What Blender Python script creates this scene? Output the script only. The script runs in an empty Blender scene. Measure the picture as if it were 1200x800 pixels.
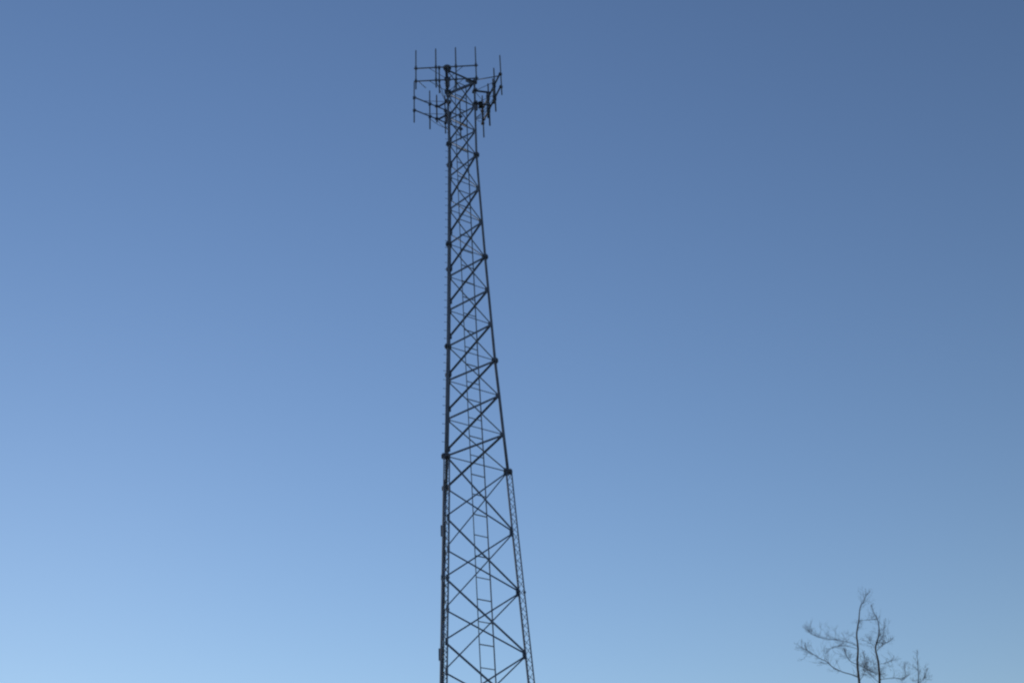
import bpy, bmesh, math, random
from mathutils import Vector, Matrix

random.seed(7)
C = bpy.context.scene.collection
R = math.radians

# ------------------------------------------------------------------ camera (fitted to the photograph, 1200 x 800)
F_PX, PITCH, ROLL = 1400.0, R(32.22), R(2.978)
EYE = Vector((0, 0, 1.6))
cam_d = bpy.data.cameras.new('camera')
cam_d.sensor_fit = 'HORIZONTAL'; cam_d.sensor_width = 36.0
cam_d.lens = 36.0 * F_PX / 1200.0
cam_d.clip_start = 0.1; cam_d.clip_end = 20000
cam = bpy.data.objects.new('camera', cam_d); C.objects.link(cam)
cs, sn = math.cos(PITCH), math.sin(PITCH)
right0 = Vector((1, 0, 0)); up0 = Vector((0, -sn, cs)); fwd = Vector((0, cs, sn))
cr, sr = math.cos(ROLL), math.sin(ROLL)
right = right0 * cr - up0 * sr
up = right0 * sr + up0 * cr
m = Matrix((right, up, -fwd)).transposed().to_4x4(); m.translation = EYE
cam.matrix_world = m
bpy.context.scene.camera = cam


def ray(px, py):
    return right * ((px - 600) / F_PX) + up * ((400 - py) / F_PX) + fwd


def at_depth(px, py, y):
    d = ray(px, py); return EYE + d * (y / d.y)


# ------------------------------------------------------------------ materials
def principled(name):
    mt = bpy.data.materials.new(name); mt.use_nodes = True
    nt = mt.node_tree; b = nt.nodes['Principled BSDF']
    return mt, nt, b


def noisy(name, c1, c2, scale, rough=0.6, metal=0.0, bump=0.0, detail=6.0, spec=.4):
    mt, nt, b = principled(name)
    tc = nt.nodes.new('ShaderNodeTexCoord')
    n = nt.nodes.new('ShaderNodeTexNoise'); n.inputs['Scale'].default_value = scale; n.inputs['Detail'].default_value = detail
    nt.links.new(tc.outputs['Object'], n.inputs['Vector'])
    cr_ = nt.nodes.new('ShaderNodeValToRGB')
    cr_.color_ramp.elements[0].position = .35; cr_.color_ramp.elements[1].position = .68
    cr_.color_ramp.elements[0].color = (*c1, 1); cr_.color_ramp.elements[1].color = (*c2, 1)
    nt.links.new(n.outputs['Fac'], cr_.inputs['Fac']); nt.links.new(cr_.outputs['Color'], b.inputs['Base Color'])
    b.inputs['Roughness'].default_value = rough; b.inputs['Metallic'].default_value = metal; b.inputs['Specular IOR Level'].default_value = spec
    if bump:
        bp = nt.nodes.new('ShaderNodeBump'); bp.inputs['Strength'].default_value = bump
        nt.links.new(n.outputs['Fac'], bp.inputs['Height']); nt.links.new(bp.outputs['Normal'], b.inputs['Normal'])
    return mt


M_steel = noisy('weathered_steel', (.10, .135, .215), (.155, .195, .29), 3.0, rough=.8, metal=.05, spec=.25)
M_galv = noisy('dull_galvanised_steel', (.14, .16, .195), (.21, .23, .265), 5.0, rough=.7, metal=.1, spec=.3)
M_cable = noisy('black_cable_jacket', (.02, .022, .028), (.04, .042, .05), 8.0, rough=.7)
M_radome = noisy('dark_antenna_rod', (.075, .10, .15), (.125, .15, .21), 4.0, rough=.7)
M_rust = noisy('rusted_steel', (.07, .04, .025), (.12, .07, .045), 6.0, rough=.8)
M_bark = noisy('grey_brown_bark', (.09, .08, .075), (.17, .15, .14), 14.0, rough=.9, bump=.4)
M_twig = noisy('twig_bark', (.08, .068, .062), (.14, .12, .11), 20.0, rough=.9)
M_conc = noisy('concrete', (.27, .26, .24), (.38, .37, .35), 9.0, rough=.9, bump=.2)


# ------------------------------------------------------------------ mesh helpers
def obj(name, bm, mat, parent=None, smooth=False):
    me = bpy.data.meshes.new(name)
    bmesh.ops.recalc_face_normals(bm, faces=bm.faces[:])
    bm.to_mesh(me); bm.free()
    me.materials.append(mat)
    if smooth:
        for p in me.polygons: p.use_smooth = True
    o = bpy.data.objects.new(name, me); C.objects.link(o)
    if parent is not None: o.parent = parent
    return o


def thing(name, label, cat, group=None, loc=(0, 0, 0)):
    o = bpy.data.objects.new(name, None); C.objects.link(o)
    o.location = loc; o.empty_display_size = .3
    o['label'] = label; o['category'] = cat
    if group: o['group'] = group
    return o


def frame_of(d, hint=None):
    d = d.normalized()
    h = Vector(hint) if hint is not None else (Vector((0, 0, 1)) if abs(d.z) < .95 else Vector((1, 0, 0)))
    u = h - d * h.dot(d)
    if u.length < 1e-5: u = Vector((0, 1, 0)) - d * d.y
    u.normalize(); return d, u, d.cross(u)


def tube(bm, pts, rad, seg=8, cap=True):
    """a tube through pts; rad is one number or one per point"""
    pts = [Vector(p) for p in pts]; n = len(pts)
    rs = list(rad) if isinstance(rad, (list, tuple)) else [rad] * n
    rings = []; u = None
    for i, p in enumerate(pts):
        d = (pts[min(i + 1, n - 1)] - pts[max(i - 1, 0)]).normalized()
        if u is None: _, u, _ = frame_of(d)
        u = (u - d * u.dot(d)).normalized(); w = d.cross(u)
        rings.append([bm.verts.new(p + (u * math.cos(2 * math.pi * k / seg) + w * math.sin(2 * math.pi * k / seg)) * rs[i]) for k in range(seg)])
    for a, b in zip(rings, rings[1:]):
        for k in range(seg):
            bm.faces.new((a[k], a[(k + 1) % seg], b[(k + 1) % seg], b[k]))
    if cap:
        bm.faces.new(rings[0][::-1]); bm.faces.new(rings[-1])


def profile(bm, p, q, pts2, hint):
    """extrude a closed 2-D outline (u, w) from p to q"""
    p, q = Vector(p), Vector(q); d, u, w = frame_of(q - p, hint)
    a = [bm.verts.new(p + u * x + w * y) for x, y in pts2]
    b = [bm.verts.new(q + u * x + w * y) for x, y in pts2]
    k = len(a)
    for i in range(k): bm.faces.new((a[i], a[(i + 1) % k], b[(i + 1) % k], b[i]))
    bm.faces.new(a[::-1]); bm.faces.new(b)


def angle_iron(bm, p, q, size, hint, t=.009, flip=1):
    s = size
    o = [(-s / 2, 0), (s / 2, 0), (s / 2, t), (-s / 2 + t, t), (-s / 2 + t, s), (-s / 2, s)]
    profile(bm, p, q, [(x, y * flip) for x, y in o], hint)


def bar(bm, p, q, w, h, hint=None):
    profile(bm, p, q, [(-w / 2, -h / 2), (w / 2, -h / 2), (w / 2, h / 2), (-w / 2, h / 2)], hint)


def disc(bm, c, r, th, seg=20):
    tube(bm, [Vector(c) - Vector((0, 0, th / 2)), Vector(c) + Vector((0, 0, th / 2))], r, seg)


# ------------------------------------------------------------------ ground
def build_ground():
    bm = bmesh.new()
    radii = [0, 8, 20, 45, 80, 150, 300, 700, 1600, 4000, 9000]
    seg = 72; prev = None
    for r in radii:
        if r == 0: ring = [bm.verts.new((0, 40, 0))]
        else:
            ring = []
            for k in range(seg):
                a = 2 * math.pi * k / seg
                z = 0 if r < 100 else .25 * math.sin(a * 5 + r) * min(r / 300, 3)
                ring.append(bm.verts.new((r * math.cos(a), 40 + r * math.sin(a), z)))
        if prev:
            for k in range(seg):
                if len(prev) == 1: bm.faces.new((prev[0], ring[k], ring[(k + 1) % seg]))
                else: bm.faces.new((prev[k], ring[k], ring[(k + 1) % seg], prev[(k + 1) % seg]))
        prev = ring
    o = obj('ground', bm, noisy('dry_winter_grass', (.045, .05, .022), (.13, .11, .06), .8, rough=.95, bump=.3, detail=12), None, True)
    o['kind'] = 'structure'


build_ground()

# ------------------------------------------------------------------ lattice tower
YAW = R(5.077); TX, TY = -2.09, 43.0
H = [43.978, 42.347, 40.771, 39.261, 37.212, 35.262, 33.288, 31.489, 29.691, 27.862, 26.165, 24.332, 22.663, 20.06, 17.629, 15.234]
while H[-1] > 2: H.append(H[-1] - 2.42)
KN = [0, 3, 6, 9, 12, 15, len(H) - 1]
SD = [1.56, 1.51, 1.89, 2.314, 2.888, 3.582]
SD.append(SD[-1] + (SD[-1] - SD[-2]) / 3 * (len(H) - 16))
N_UP = 12                      # node level where solid pipe legs change to truss legs
ANG = {'a': R(-120) + YAW, 'b': YAW, 'c': R(120) + YAW}


def side(k):
    for i in range(len(KN) - 1):
        if KN[i] <= k <= KN[i + 1]:
            return SD[i] + (SD[i + 1] - SD[i]) * (k - KN[i]) / (KN[i + 1] - KN[i])


def node(l, k):
    r = side(k) / math.sqrt(3)
    return Vector((TX + r * math.cos(ANG[l]) + (.05 if l == 'c' else 0), TY + r * math.sin(ANG[l]), H[k]))


def leg_at(l, z):
    for k in range(len(H) - 1):
        if H[k] >= z >= H[k + 1]:
            t = (H[k] - z) / (H[k] - H[k + 1])
            return node(l, k).lerp(node(l, k + 1), t)
    return node(l, 0) if z > H[0] else node(l, len(H) - 1)


AX = Vector((TX, TY, 0))
tower = thing('lattice_tower', 'tall dark steel lattice tower with three tapering legs and cross bracing', 'tower', loc=(TX, TY, 0))


def tpart(name, bm, mat, parent, smooth=False):
    """geometry is given in world space; the tower's origin is at its foot"""
    bmesh.ops.translate(bm, verts=bm.verts[:], vec=-AX)
    return obj(name, bm, mat, parent, smooth)


LAST = len(H) - 1
for l in 'abc':
    # upper pipe
    bm = bmesh.new()
    pts = [node(l, k) for k in range(N_UP + 1)]
    pts = [pts[0] + Vector((0, 0, .22))] + pts
    rr = [.048] * 4 + [.052] * 3 + [.056] * 3 + [.06] * 4
    tube(bm, pts, rr, 12)
    leg = tpart('leg', bm, M_steel, tower, True)
    # truss section: three solid rods with zigzag lacing
    out = Vector((math.cos(ANG[l]), math.sin(ANG[l]), 0))
    offs = [Vector((math.cos(ANG[j]), math.sin(ANG[j]), 0)) * .142 for j in 'abc']
    top = node(l, N_UP); bot = node(l, LAST); foot = Vector((bot.x, bot.y, .35)) + (bot - top).normalized() * .3
    foot.z = .35
    for of in offs:
        bm = bmesh.new(); tube(bm, [node(l, k) + of for k in range(N_UP, LAST + 1)] + [foot + of], .026, 8)
        tpart('truss_rod', bm, M_steel, leg, True)
    bm = bmesh.new()
    z = top.z - .08; i = 0
    while z - .32 > .6:
        for q in range(3):
            o1, o2 = offs[q], offs[(q + 1) % 3]
            if i % 2: o1, o2 = o2, o1
            tube(bm, [leg_at(l, z) + o1, leg_at(l, z - .32) + o2], .0105, 5)
        z -= .32; i += 1
    tpart('lacing', bm, M_galv, leg)
    # flanges: a pair of bolted plates at each section joint
    for k in list(range(0, N_UP + 1, 3)) + list(range(14, LAST + 1, 2)):
        bm = bmesh.new(); p = node(l, k)
        r = .125 if k == 0 else .14 if k < N_UP else .18
        if k > N_UP:                       # truss sections meet in a small flange on each rod
            bm.free()
            for of in offs:
                bm = bmesh.new(); disc(bm, p + of, .055, .07, 12); tpart('flange', bm, M_steel, leg)
            continue
        disc(bm, p + Vector((0, 0, .034)), r, .036); disc(bm, p - Vector((0, 0, .034)), r, .036)
        for b in range(8):
            a = 2 * math.pi * b / 8
            q = p + Vector((math.cos(a), math.sin(a), 0)) * (r - .035)
            tube(bm, [q - Vector((0, 0, .11)), q + Vector((0, 0, .11))], .014, 6)
        tpart('flange', bm, M_steel, leg)
    # gusset plates, one pair of plates per node
    for k in range(0, LAST + 1):
        bm = bmesh.new(); p = node(l, k)
        low = k >= N_UP
        for o in 'abc':
            if o == l: continue
            d = (node(o, k) - p).normalized()
            r0 = .05 if not low else .08
            wd = .115 if not low else .12
            hh = .13 if k < 4 else .18 if not low else .28
            bar(bm, p + d * r0, p + d * (r0 + wd), hh, .014, (0, 0, 1))
        tpart('gusset_plate', bm, M_steel, leg)
    # step bolts up the outer left edge of one leg
    if l == 'a':
        bm = bmesh.new(); tube(bm, [(0, 0, 0), (-.095, -.03, 0)], .010, 6); disc(bm, (-.1, -.032, 0), .016, .02, 8)
        z = H[0] - .5; first = None
        while z > H[N_UP] + .3:
            p = leg_at('a', z) - AX + Vector((-.045, -.012, 0))
            if first is None:
                o = first = obj('step_bolt', bm, M_steel, leg)
            else:
                o = first.copy(); C.objects.link(o); o.parent = leg
            o.location = p; z -= .41 * random.uniform(.9, 1.1)

# bracing
def brace(p, q, size, hint, name='diagonal_brace', flip=1, mat=None, bm0=None, inset=.1):
    d = (q - p).normalized()
    bm = bm0 or bmesh.new()
    angle_iron(bm, p + d * inset, q - d * inset, size, hint, flip=flip)
    if bm0 is None: tpart(name, bm, mat or M_steel, tower)


hidden = bmesh.new()
for k in range(LAST):
    tgt = None if k < 16 else hidden
    up_ = k < N_UP
    for (x, y) in (('a', 'b'), ('c', 'b'), ('c', 'a')):
        nrm = ((node(x, k) + node(y, k)) / 2 - Vector((TX, TY, H[k]))); nrm.z = 0; nrm.normalize()
        ins = .12 if up_ else .2
        e1 = nrm * .022; e2 = -nrm * .022       # the two diagonals of an X pass outside and inside of each other
        hintv = nrm.cross(Vector((0, 0, 1)))
        s_top = .058 if k < 3 else .07
        if up_:
            if (x, y) == ('a', 'b'):
                brace(node(y, k) + e1, node(x, k + 1) + e1, s_top, hintv, flip=1, bm0=tgt, inset=ins)
                brace(node(x, k) + e2, node(y, k + 1) + e2, .034, hintv, flip=-1, mat=M_galv, bm0=tgt, inset=ins)
                if k: brace(node(x, k), node(y, k), .036, (0, 0, 1), 'horizontal_strut', mat=M_galv, bm0=tgt, inset=ins)
            elif (x, y) == ('c', 'b'):
                brace(node(y, k) + e1, node(x, k + 1) + e1, s_top, hintv, flip=1, bm0=tgt, inset=ins)
                if k < 6: brace(node(x, k) + e2, node(y, k + 1) + e2, .04, hintv, flip=-1, mat=M_galv, bm0=tgt, inset=ins)
            else:
                brace(node(x, k) + e1, node(y, k + 1) + e1, .05, hintv, bm0=tgt, inset=ins)
                brace(node(y, k) + e2, node(x, k + 1) + e2, .034, hintv, flip=-1, mat=M_galv, bm0=tgt, inset=ins)
        else:
            big, sml = (.088, .056) if (x, y) == ('a', 'b') else (.058, .052)
            brace(node(x, k) + e1, node(y, k + 1) + e1, big, hintv, bm0=tgt, inset=ins)
            brace(node(y, k) + e2, node(x, k + 1) + e2, sml, hintv, flip=-1, bm0=tgt, inset=ins)
for x, y in (('a', 'b'), ('b', 'c'), ('c', 'a')):
    brace(node(x, 0), node(y, 0), .1, (0, 0, 1), 'top_rail', inset=.04)
brace(node('a', N_UP), node('b', N_UP), .042, (0, 0, 1), 'horizontal_strut', mat=M_galv)
ob = tpart('lower_bracing', hidden, M_steel, tower); ob['kind'] = 'stuff'

# cable ladder on the inside of the front face
bm = bmesh.new(); bar(bm, (0, 0, 0), (0, 0, .01), .01, .01)


def ladder_pt(z, s):
    a, b = leg_at('a', z), leg_at('b', z)
    d = (b - a).normalized(); nin = Vector((-d.y, d.x, 0))
    if nin.dot(leg_at('c', z) - a) < 0: nin = -nin
    return a.lerp(b, .53) + d * (s * .315) + nin * .12


bm.free(); bm = bmesh.new()
zs = [1.0] + [h for h in reversed(H) if h > 1.2]
zs[-1] = H[0] - .3
bar(bm, ladder_pt(1.2, -1) - Vector((0, 0, .1)), ladder_pt(1.2, 1) - Vector((0, 0, .1)), .05, .05)
lad = tpart('cable_ladder', bm, M_galv, tower)
for s in (-1, 1):
    bm = bmesh.new()
    for z0, z1 in zip(zs, zs[1:]): bar(bm, ladder_pt(z0, s), ladder_pt(z1, s), .034 if s < 0 else .046, .036, (0, 1, 0))
    tpart('rail', bm, M_galv if s < 0 else M_steel, lad)
z = H[0] - .38; i = 0
while z > 1.5:
    bm = bmesh.new(); bar(bm, ladder_pt(z, -1), ladder_pt(z, 1), .034 if i % 2 else .026, .03, (0, 0, 1))
    tpart('rung', bm, M_galv, lad); z -= .855; i += 1

# coaxial cables: two up the ladder's right rail, a bundle up the rear left truss leg
for j, dx in enumerate((.02,)):
    bm = bmesh.new()
    tube(bm, [ladder_pt(z0, 1) + Vector((-dx, .035, 0)) for z0 in zs], .012, 6)
    tpart('coax_cable', bm, M_cable, tower, True)
for j, (dx, dy) in enumerate(((-.085, .02), (-.12, .05), (-.1, .09), (-.125, .0))):
    bm = bmesh.new()
    ptz = [H[k] for k in range(LAST, N_UP - 1, -1)]
    tube(bm, [leg_at('c', z) + Vector((dx, dy, 0)) for z in ptz] + [leg_at('c', z) + Vector((.0 + .02 * j, .075, 0)) for z in (H[N_UP] + .9, H[9], H[6], H[3], H[1])],
         .017, 6)
    tpart('coax_cable', bm, M_cable, tower, True)
for z in (20.85, 15.9):
    bm = bmesh.new(); p = leg_at('c', z) + Vector((-.15, .03, 0))
    bar(bm, p - Vector((0, 0, .22)), p + Vector((0, 0, .22)), .09, .12, (1, 0, 0))
    tpart('cable_clamp', bm, M_steel, tower)
for l in 'abc':
    bm = bmesh.new(); b = leg_at(l, 0); disc(bm, (b.x, b.y, .17), .62, .36, 28)
    tpart('base_pier', bm, M_conc, tower)

bm = bmesh.new(); pb, pa = node('b', 0), node('a', 0); dd = (pa - pb).normalized()
bar(bm, pb + dd * .02 - Vector((0, 0, .1)), pb + dd * .5 - Vector((0, 0, .1)), .2, .05, (0, 0, 1))
tpart('head_plate', bm, M_steel, tower)

# the black collar near the head of the near leg
bm = bmesh.new(); p = node('a', 0)
tube(bm, [p + Vector((0, 0, z)) for z in (-1.15, -1.05, -.75, -.6)], [.075, .115, .115, .08], 12)
tube(bm, [p + Vector((0, 0, z)) for z in (.12, .2)], [.2, .2], 12)
tpart('collar', bm, M_steel, tower)

# ------------------------------------------------------------------ antenna frames round the head of the tower
ZR = 43.40; GAP = .84
FR = 'antenna frames bolted to the tower head'


def antenna_frame(name_label, p0, p1, n, l, rods, extra=(), rail_r=.032):
    """two rails from p0 to p1 carrying n upright rods; held off leg l by two arms"""
    p0 = Vector((*p0, ZR)); p1 = Vector((*p1, ZR)); mid = (p0 + p1) / 2
    root = thing('antenna_frame', name_label, 'antenna frame', FR, loc=mid)
    d = (p1 - p0).normalized()
    lp = node(l, 0)
    outw = Vector((-d.y, d.x, 0))
    if outw.dot(mid - lp) < 0: outw = -outw

    def part(nm, bm, mat, par=root, sm=False):
        bmesh.ops.translate(bm, verts=bm.verts[:], vec=-mid); return obj(nm, bm, mat, par, sm)
    for dz in (0, -GAP):
        bm = bmesh.new(); v = Vector((0, 0, dz))
        tube(bm, [p0 - d * .1 + v, p1 + d * .1 + v], rail_r, 10); part('rail', bm, M_steel, sm=True)
        # standoff arm: from the leg to the rail, a clamp collar round the leg
        bm = bmesh.new()
        lz = leg_at(l, ZR + dz)
        q = lz + (mid - lz) * Vector((1, 1, 0)).length / Vector((1, 1, 0)).length
        q = Vector((mid.x, mid.y, ZR + dz))
        bar(bm, lz, q - outw * .03, .07, .07, (0, 0, 1))
        bar(bm, lz - d * .15, lz + d * .15, .12, .17, (0, 0, 1))
        part('standoff_arm', bm, M_steel)
        bm = bmesh.new()
        for s in (-1, 1): tube(bm, [lz + Vector((0, 0, -.02)), q + d * (s * .8) - outw * .03], .013, 8)
        part('stay_brace', bm, M_steel, sm=True)
    for (t, up_m, dn, rad, off, mt) in rods:
        b = p0.lerp(p1, t) + outw * off
        bm = bmesh.new()
        tube(bm, [b + Vector((0, 0, z)) for z in (-dn, up_m - .05, up_m)], [rad, rad * .93, rad * .6], 10)
        rod = part('antenna_rod', bm, mt, sm=True)
        for dz in (0, -GAP):
            if dz - .05 < -dn or up_m < dz: continue
            bm = bmesh.new(); c = b - outw * off * .5 + Vector((0, 0, dz))
            bar(bm, c - d * .05, c + d * .05, .11, .12 + abs(off) * .6, (0, 0, 1)); part('clamp', bm, M_steel, rod)
        if .2 < t < .9:                   # a slack jumper cable from the rod back to the leg
            a = b + Vector((0, 0, -GAP - .1)); e = leg_at(l, ZR - 1.7 - .2 * t) + outw * .05
            cpts = [a.lerp(e, i / 8) + Vector((0, 0, -.1 * 4 * (i / 8) * (1 - i / 8))) for i in range(9)]
            bm = bmesh.new(); tube(bm, cpts, .013, 6); part('jumper_cable', bm, M_cable, sm=True)
    # mounting plate that clamps the frame to the leg
    bm = bmesh.new(); q = leg_at(l, ZR - GAP - .25) + outw * .09
    bar(bm, q - Vector((0, 0, .16)), q + Vector((0, 0, .16)), .06, .13, outw); part('mounting_plate', bm, M_rust if l == 'c' else M_steel)
    for f in extra: f(part, p0, p1, d, outw)
    return root


def hanging_stay(part, p0, p1, d, outw):
    bm = bmesh.new(); a = p0 + d * .1 + Vector((0, 0, -GAP)); tube(bm, [a, a + d * .36 - outw * .15 + Vector((0, 0, -.33))], .018, 6)
    part('stay_brace', bm, M_steel, sm=True)


RD = .03


def head_tie(part, p0, p1, d, outw):
    bm = bmesh.new(); tube(bm, [node('b', 0) + Vector((0, 0, .12)), p0 + d * .06 - Vector((0, 0, .06))], .024, 8)
    part('stay_brace', bm, M_steel, sm=True)


antenna_frame('front antenna frame lying level across the tower top with four tall rods, highest of three',
              (-3.918, 41.385), (-1.042, 41.385), 4, 'a',
              [(0, 1.17, 1.4, RD, .055, M_radome), (1 / 3, 1.21, 1.36, RD * 1.1, .055, M_radome), (2 / 3, 1.22, 1.5, RD * 1.1, .055, M_radome), (1, 1.2, 1.25, RD, .055, M_radome),
               (.385, .1, 1.62, .034, -.055, M_radome)], [hanging_stay])
antenna_frame('right antenna frame running steeply away from the tower with crowded overlapping rods',
              (.078, 42.04), (-.913, 44.514), 4, 'b',
              [(0, 1.3, 1.35, RD, .055, M_radome), (1 / 3, 1.28, 1.62, RD * 1.2, .055, M_radome), (2 / 3, 1.05, 1.75, RD * 1.35, .055, M_radome), (1, 1.05, 1.75, RD * 1.1, .055, M_radome),
               (.27, .35, 1.3, .038, -.09, M_radome), (.6, .3, 1.45, .042, -.09, M_radome), (.88, .25, 1.2, .038, -.09, M_rust)],
              [head_tie], rail_r=.043)
antenna_frame('left antenna frame hanging lower and partly behind the tower with short rods',
              (-4.168, 43.338), (-1.988, 44.835), 4, 'c',
              [(0, 1.1, 1.6, RD, .055, M_radome), (1 / 3, .95, 1.62, RD * 1.1, .055, M_radome), (.46, .72, 1.12, .034, -.055, M_rust), (2 / 3, 1.0, 1.5, RD, .055, M_radome), (1, 1.0, 1.5, RD, .055, M_radome)])

# radio box on the right frame's arm
rb = thing('radio_unit', 'small dark box mounted beside the right leg at the tower head', 'radio unit', loc=(-.93, 43.1, ZR - .95))
bm = bmesh.new(); bar(bm, (0, 0, -.17), (0, 0, .17), .2, .16, (1, 0, 0))
bmesh.ops.bevel(bm, geom=bm.edges[:], offset=.015, segments=2, affect='EDGES')
obj('housing', bm, M_cable, rb)
bm = bmesh.new()
for i in range(6): bar(bm, (-.085 + i * .034, -.082, -.15), (-.085 + i * .034, -.082, .15), .006, .03, (1, 0, 0))
obj('cooling_fins', bm, M_cable, rb)
bm = bmesh.new(); bar(bm, (-.24, -.02, .04), (-.1, -.02, .04), .06, .05, (0, 0, 1)); obj('bracket', bm, M_steel, rb)

# ------------------------------------------------------------------ bare tree
TD = 31.0
BASE = at_depth(1025, 800, TD); BASE.z = 0
tree = thing('bare_tree', 'leafless tree top with thin upright stems and fine twigs against the sky', 'tree', loc=BASE)


def trp(name, bm, mat, parent=tree, sm=True):
    bmesh.ops.translate(bm, verts=bm.verts[:], vec=-BASE); return obj(name, bm, mat, parent, sm)


def smooth_line(pts, sub=4):
    out = []
    n = len(pts)
    for i in range(n - 1):
        p0, p1, p2, p3 = pts[max(i - 1, 0)], pts[i], pts[i + 1], pts[min(i + 2, n - 1)]
        for j in range(sub):
            t = j / sub
            out.append(.5 * ((2 * p1) + (p2 - p0) * t + (2 * p0 - 5 * p1 + 4 * p2 - p3) * t * t + (3 * p1 - p0 - 3 * p2 + p3) * t ** 3))
    out.append(pts[-1]); return out


def px_line(pix, dep):
    return smooth_line([at_depth(x, y, TD + dd) for (x, y), dd in zip(pix, dep)])


def lin(a, b, n): return [a + (b - a) * i / max(n - 1, 1) for i in range(n)]


twig_bm = bmesh.new()


def twig(p, d, length, rad, depth=0):
    pts = [p]; dd = d.normalized()
    for i in range(4):
        dd = (dd + Vector((random.gauss(0, .1), random.gauss(0, .1), random.gauss(.05, .08)))).normalized()
        pts.append(pts[-1] + dd * length / 4)
    tube(twig_bm, pts, lin(rad, rad * .35, 5), 4)
    if depth < 2:
        for i in (1, 2, 3, 3):
            if random.random() < .72:
                s = Vector((random.gauss(0, 1), random.gauss(0, 1), random.gauss(.35, .6)))
                twig(pts[i], (dd * .8 + s.normalized() * .75), length * random.uniform(.35, .6), rad * .62, depth + 1)


def branch(pix, dep, r0, r1, parent, name='branch', twigs=8, tl=.4, start=None):
    pts = px_line(pix, dep)
    bm = bmesh.new(); n = len(pts)
    tube(bm, pts, lin(r0 * .58, r1 * .62, n), 7); o = trp(name, bm, M_bark, parent)
    twigs = int(twigs * 2.4)
    for i in range(twigs):
        f = random.uniform(.3, 1)
        j = min(int(f * (n - 1)), n - 2); d = (pts[j + 1] - pts[j]).normalized()
        s = Vector((random.gauss(0, 1), random.gauss(0, 1), random.gauss(.35, .6))).normalized()
        twig(pts[j], d * .4 + s * .8, tl * random.uniform(.45, 1.25) * (1.15 - .4 * f), .0029)
    for q in range(3):
        twig(pts[-1], (pts[-1] - pts[-2]).normalized() + Vector((random.gauss(0, .4), random.gauss(0, .4), random.gauss(0, .3))), tl * .5, r1 * .5)
    return o, pts


fork = at_depth(1022, 1010, TD); crotch2 = at_depth(1027, 905, TD + .1)
bm = bmesh.new()
tr = smooth_line([BASE + Vector((0, 0, -.1)), BASE + Vector((.06, .05, 2)), BASE.lerp(fork, .7) + Vector((-.05, 0, 0)), fork])
tube(bm, tr, [.21] + lin(.17, .1, len(tr) - 1), 14)
trunk = trp('trunk', bm, M_bark)

B_ = .0
L1, L1p = branch([(1022, 1010), (1014, 920), (1009, 840), (1007, 800), (1004.7, 778), (1005.5, 759), (1003.9, 743), (1006.3, 727.5), (1007.9, 711.7), (1011.8, 704.5), (1014, 698)],
                 [0, -.1, -.2, -.2, -.2, -.2, -.2, -.15, -.15, -.1, -.1], .075, .007, trunk, 'limb', 12, .42)
L2, L2p = branch([(1022, 1010), (1027, 905), (1030, 840), (1030.8, 799), (1029.2, 775), (1026, 759), (1029.2, 746.5), (1030, 733.8), (1027.7, 724.3), (1023.7, 716.4)],
                 [0, .1, .2, .25, .25, .3, .3, .25, .25, .2], .075, .008, trunk, 'limb', 12, .38)
L3, L3p = branch([(1027, 905), (1050, 870), (1068, 840), (1075, 815), (1076, 800), (1076, 784.5), (1075, 770)], [.1, .4, .6, .7, .7, .75, .75], .045, .008, trunk, 'limb', 14, .36)
branch([(1005.5, 793), (997, 789.5), (988, 787), (977, 782), (969, 775), (958, 769.5), (948.5, 763), (939.8, 758.4)], [-.2, -.3, -.35, -.4, -.5, -.55, -.6, -.6], .023, .009, L1, 'branch', 16, .38)
branch([(1004.5, 757), (999, 753.6), (983.3, 749.7), (967.5, 748), (954.8, 744), (947, 738.6)], [-.2, -.1, .0, .1, .2, .3], .015, .006, L1, 'branch', 16, .4)
branch([(1005, 760), (997, 757.5), (986.5, 756), (978, 757), (972, 760)], [-.2, -.35, -.5, -.7, -.8], .011, .005, L1, 'branch', 9, .34)
branch([(1004.7, 778), (997.6, 775), (994, 771), (991, 766)], [-.2, -.3, -.4, -.4], .015, .007, L1, 'branch', 7, .3)
branch([(1004.7, 778), (1010, 780), (1015, 783), (1024.5, 787.7), (1030, 789)], [-.2, -.15, .0, .15, .2], .017, .009, L1, 'branch', 14, .36)
branch([(1007, 727), (1015, 726), (1026, 725)], [-.15, 0, .1], .007, .004, L1, 'branch', 4, .25)
branch([(1007, 798), (1012, 789), (1014, 779), (1013, 770)], [-.2, -.1, 0, .05], .012, .005, L1, 'branch', 9, .3)
branch([(1027, 755), (1031.5, 749), (1034.8, 743), (1036.4, 731)], [.3, .2, .15, .1], .013, .006, L2, 'branch', 9, .28)
branch([(1028, 762), (1031, 758), (1035, 754.5), (1040, 752)], [.3, .4, .5, .55], .012, .006, L2, 'branch', 12, .26)
branch([(1026, 759), (1020, 752), (1018, 747)], [.3, .4, .5], .009, .004, L2, 'branch', 5, .26)
branch([(1029.4, 778), (1038, 776), (1046, 773)], [.25, .4, .5], .008, .004, L2, 'branch', 6, .3)
branch([(1030.5, 796), (1040, 794.5), (1052, 794), (1058, 796), (1061, 789), (1060, 781)], [.25, .3, .4, .45, .5, .5], .014, .006, L2, 'branch', 12, .3)
branch([(1031, 800), (1024, 794), (1018, 788), (1015, 782)], [.25, .1, 0, -.1], .012, .006, L2, 'branch', 10, .28)
branch([(1076, 800), (1083, 794), (1086, 786)], [.7, .8, .9], .009, .004, L3, 'branch', 6, .28)
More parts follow.
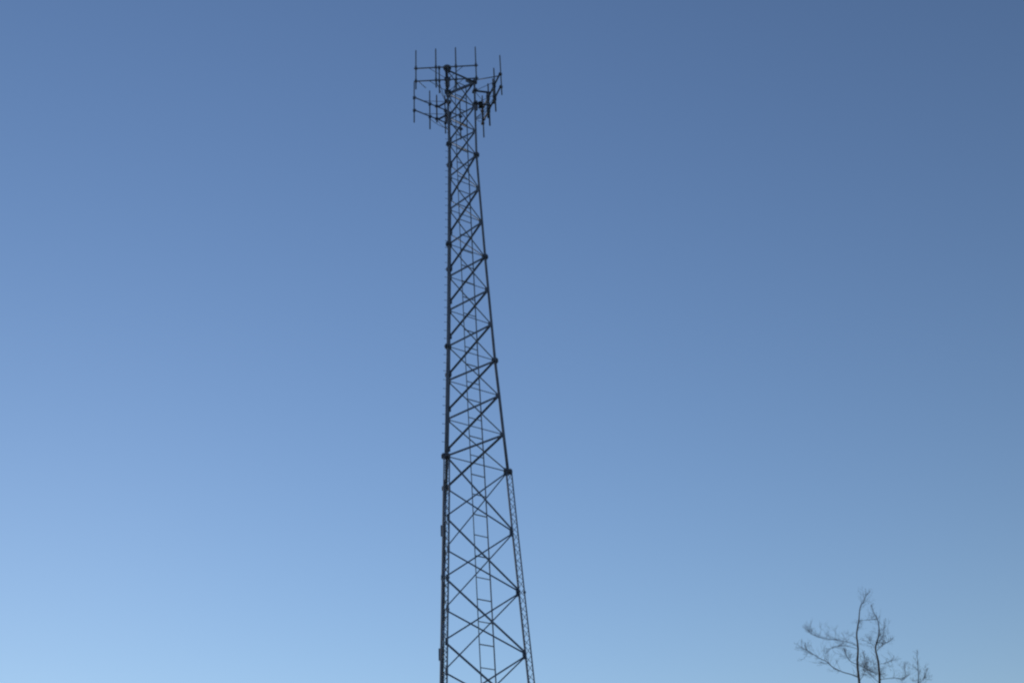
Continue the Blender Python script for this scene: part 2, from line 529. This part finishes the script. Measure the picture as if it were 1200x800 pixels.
# lower boughs below the picture
for i in range(9):
    f = .3 + .07 * i; j = min(int(f * (len(tr) - 1)), len(tr) - 2); p = tr[j]
    a = i * 2.4; q = Vector((math.cos(a), math.sin(a), .55))
    pts = smooth_line([p, p + q * .7, p + q * 1.4 + Vector((0, 0, .15)), p + q * 2.0 + Vector((0, 0, .5))])
    bm = bmesh.new(); tube(bm, pts, lin(.045, .01, len(pts)), 7); trp('branch', bm, M_bark, trunk)
    for k in range(5):
        jj = random.randint(4, len(pts) - 2); s = Vector((random.gauss(0, 1), random.gauss(0, 1), .4)).normalized()
        twig(pts[jj], (pts[jj + 1] - pts[jj]).normalized() + s * .7, .45, .0065)
tw = trp('twigs', twig_bm, M_twig); tw['kind'] = 'stuff'

# ------------------------------------------------------------------ daylight
SUN_EL, SUN_AZ = R(21.7), R(-24)           # azimuth measured from +Y towards +X
scene = bpy.context.scene
w = bpy.data.worlds.new('World'); scene.world = w; w.use_nodes = True
nt = w.node_tree; bg = nt.nodes['Background']
sky = nt.nodes.new('ShaderNodeTexSky'); sky.sky_type = 'NISHITA'; sky.sun_disc = False
sky.sun_elevation = SUN_EL; sky.sun_rotation = SUN_AZ
sky.altitude = 285; sky.air_density = 1.58; sky.dust_density = .02; sky.ozone_density = 2.41
gm = nt.nodes.new('ShaderNodeGamma'); gm.inputs['Gamma'].default_value = 1.246     # the phone camera's contrasty rendering of the sky
wb = nt.nodes.new('ShaderNodeMix'); wb.data_type = 'RGBA'; wb.blend_type = 'MULTIPLY'; wb.inputs[0].default_value = 1
wb.inputs[7].default_value = (1, .972, 1.085, 1)                                     # and its white balance
nt.links.new(sky.outputs['Color'], gm.inputs['Color']); nt.links.new(gm.outputs['Color'], wb.inputs[6])
nt.links.new(wb.outputs[2], bg.inputs['Color']); bg.inputs['Strength'].default_value = .059
sd = bpy.data.lights.new('sun', 'SUN'); sd.energy = 2.6; sd.angle = R(.5); sd.color = (1, .93, .82)
so = bpy.data.objects.new('sun', sd); C.objects.link(so)
sdir = Vector((math.sin(SUN_AZ) * math.cos(SUN_EL), math.cos(SUN_AZ) * math.cos(SUN_EL), math.sin(SUN_EL)))
so.rotation_euler = sdir.to_track_quat('Z', 'Y').to_euler(); so.location = (0, 0, 60)
vs = scene.view_settings
vs.view_transform = 'Standard'; vs.look = 'None'; vs.exposure = 0; vs.gamma = 1; vs.use_curve_mapping = False
scene.render.engine = 'CYCLES'
scene.cycles.pixel_filter_type = 'BLACKMAN_HARRIS'; scene.cycles.filter_width = 2.3
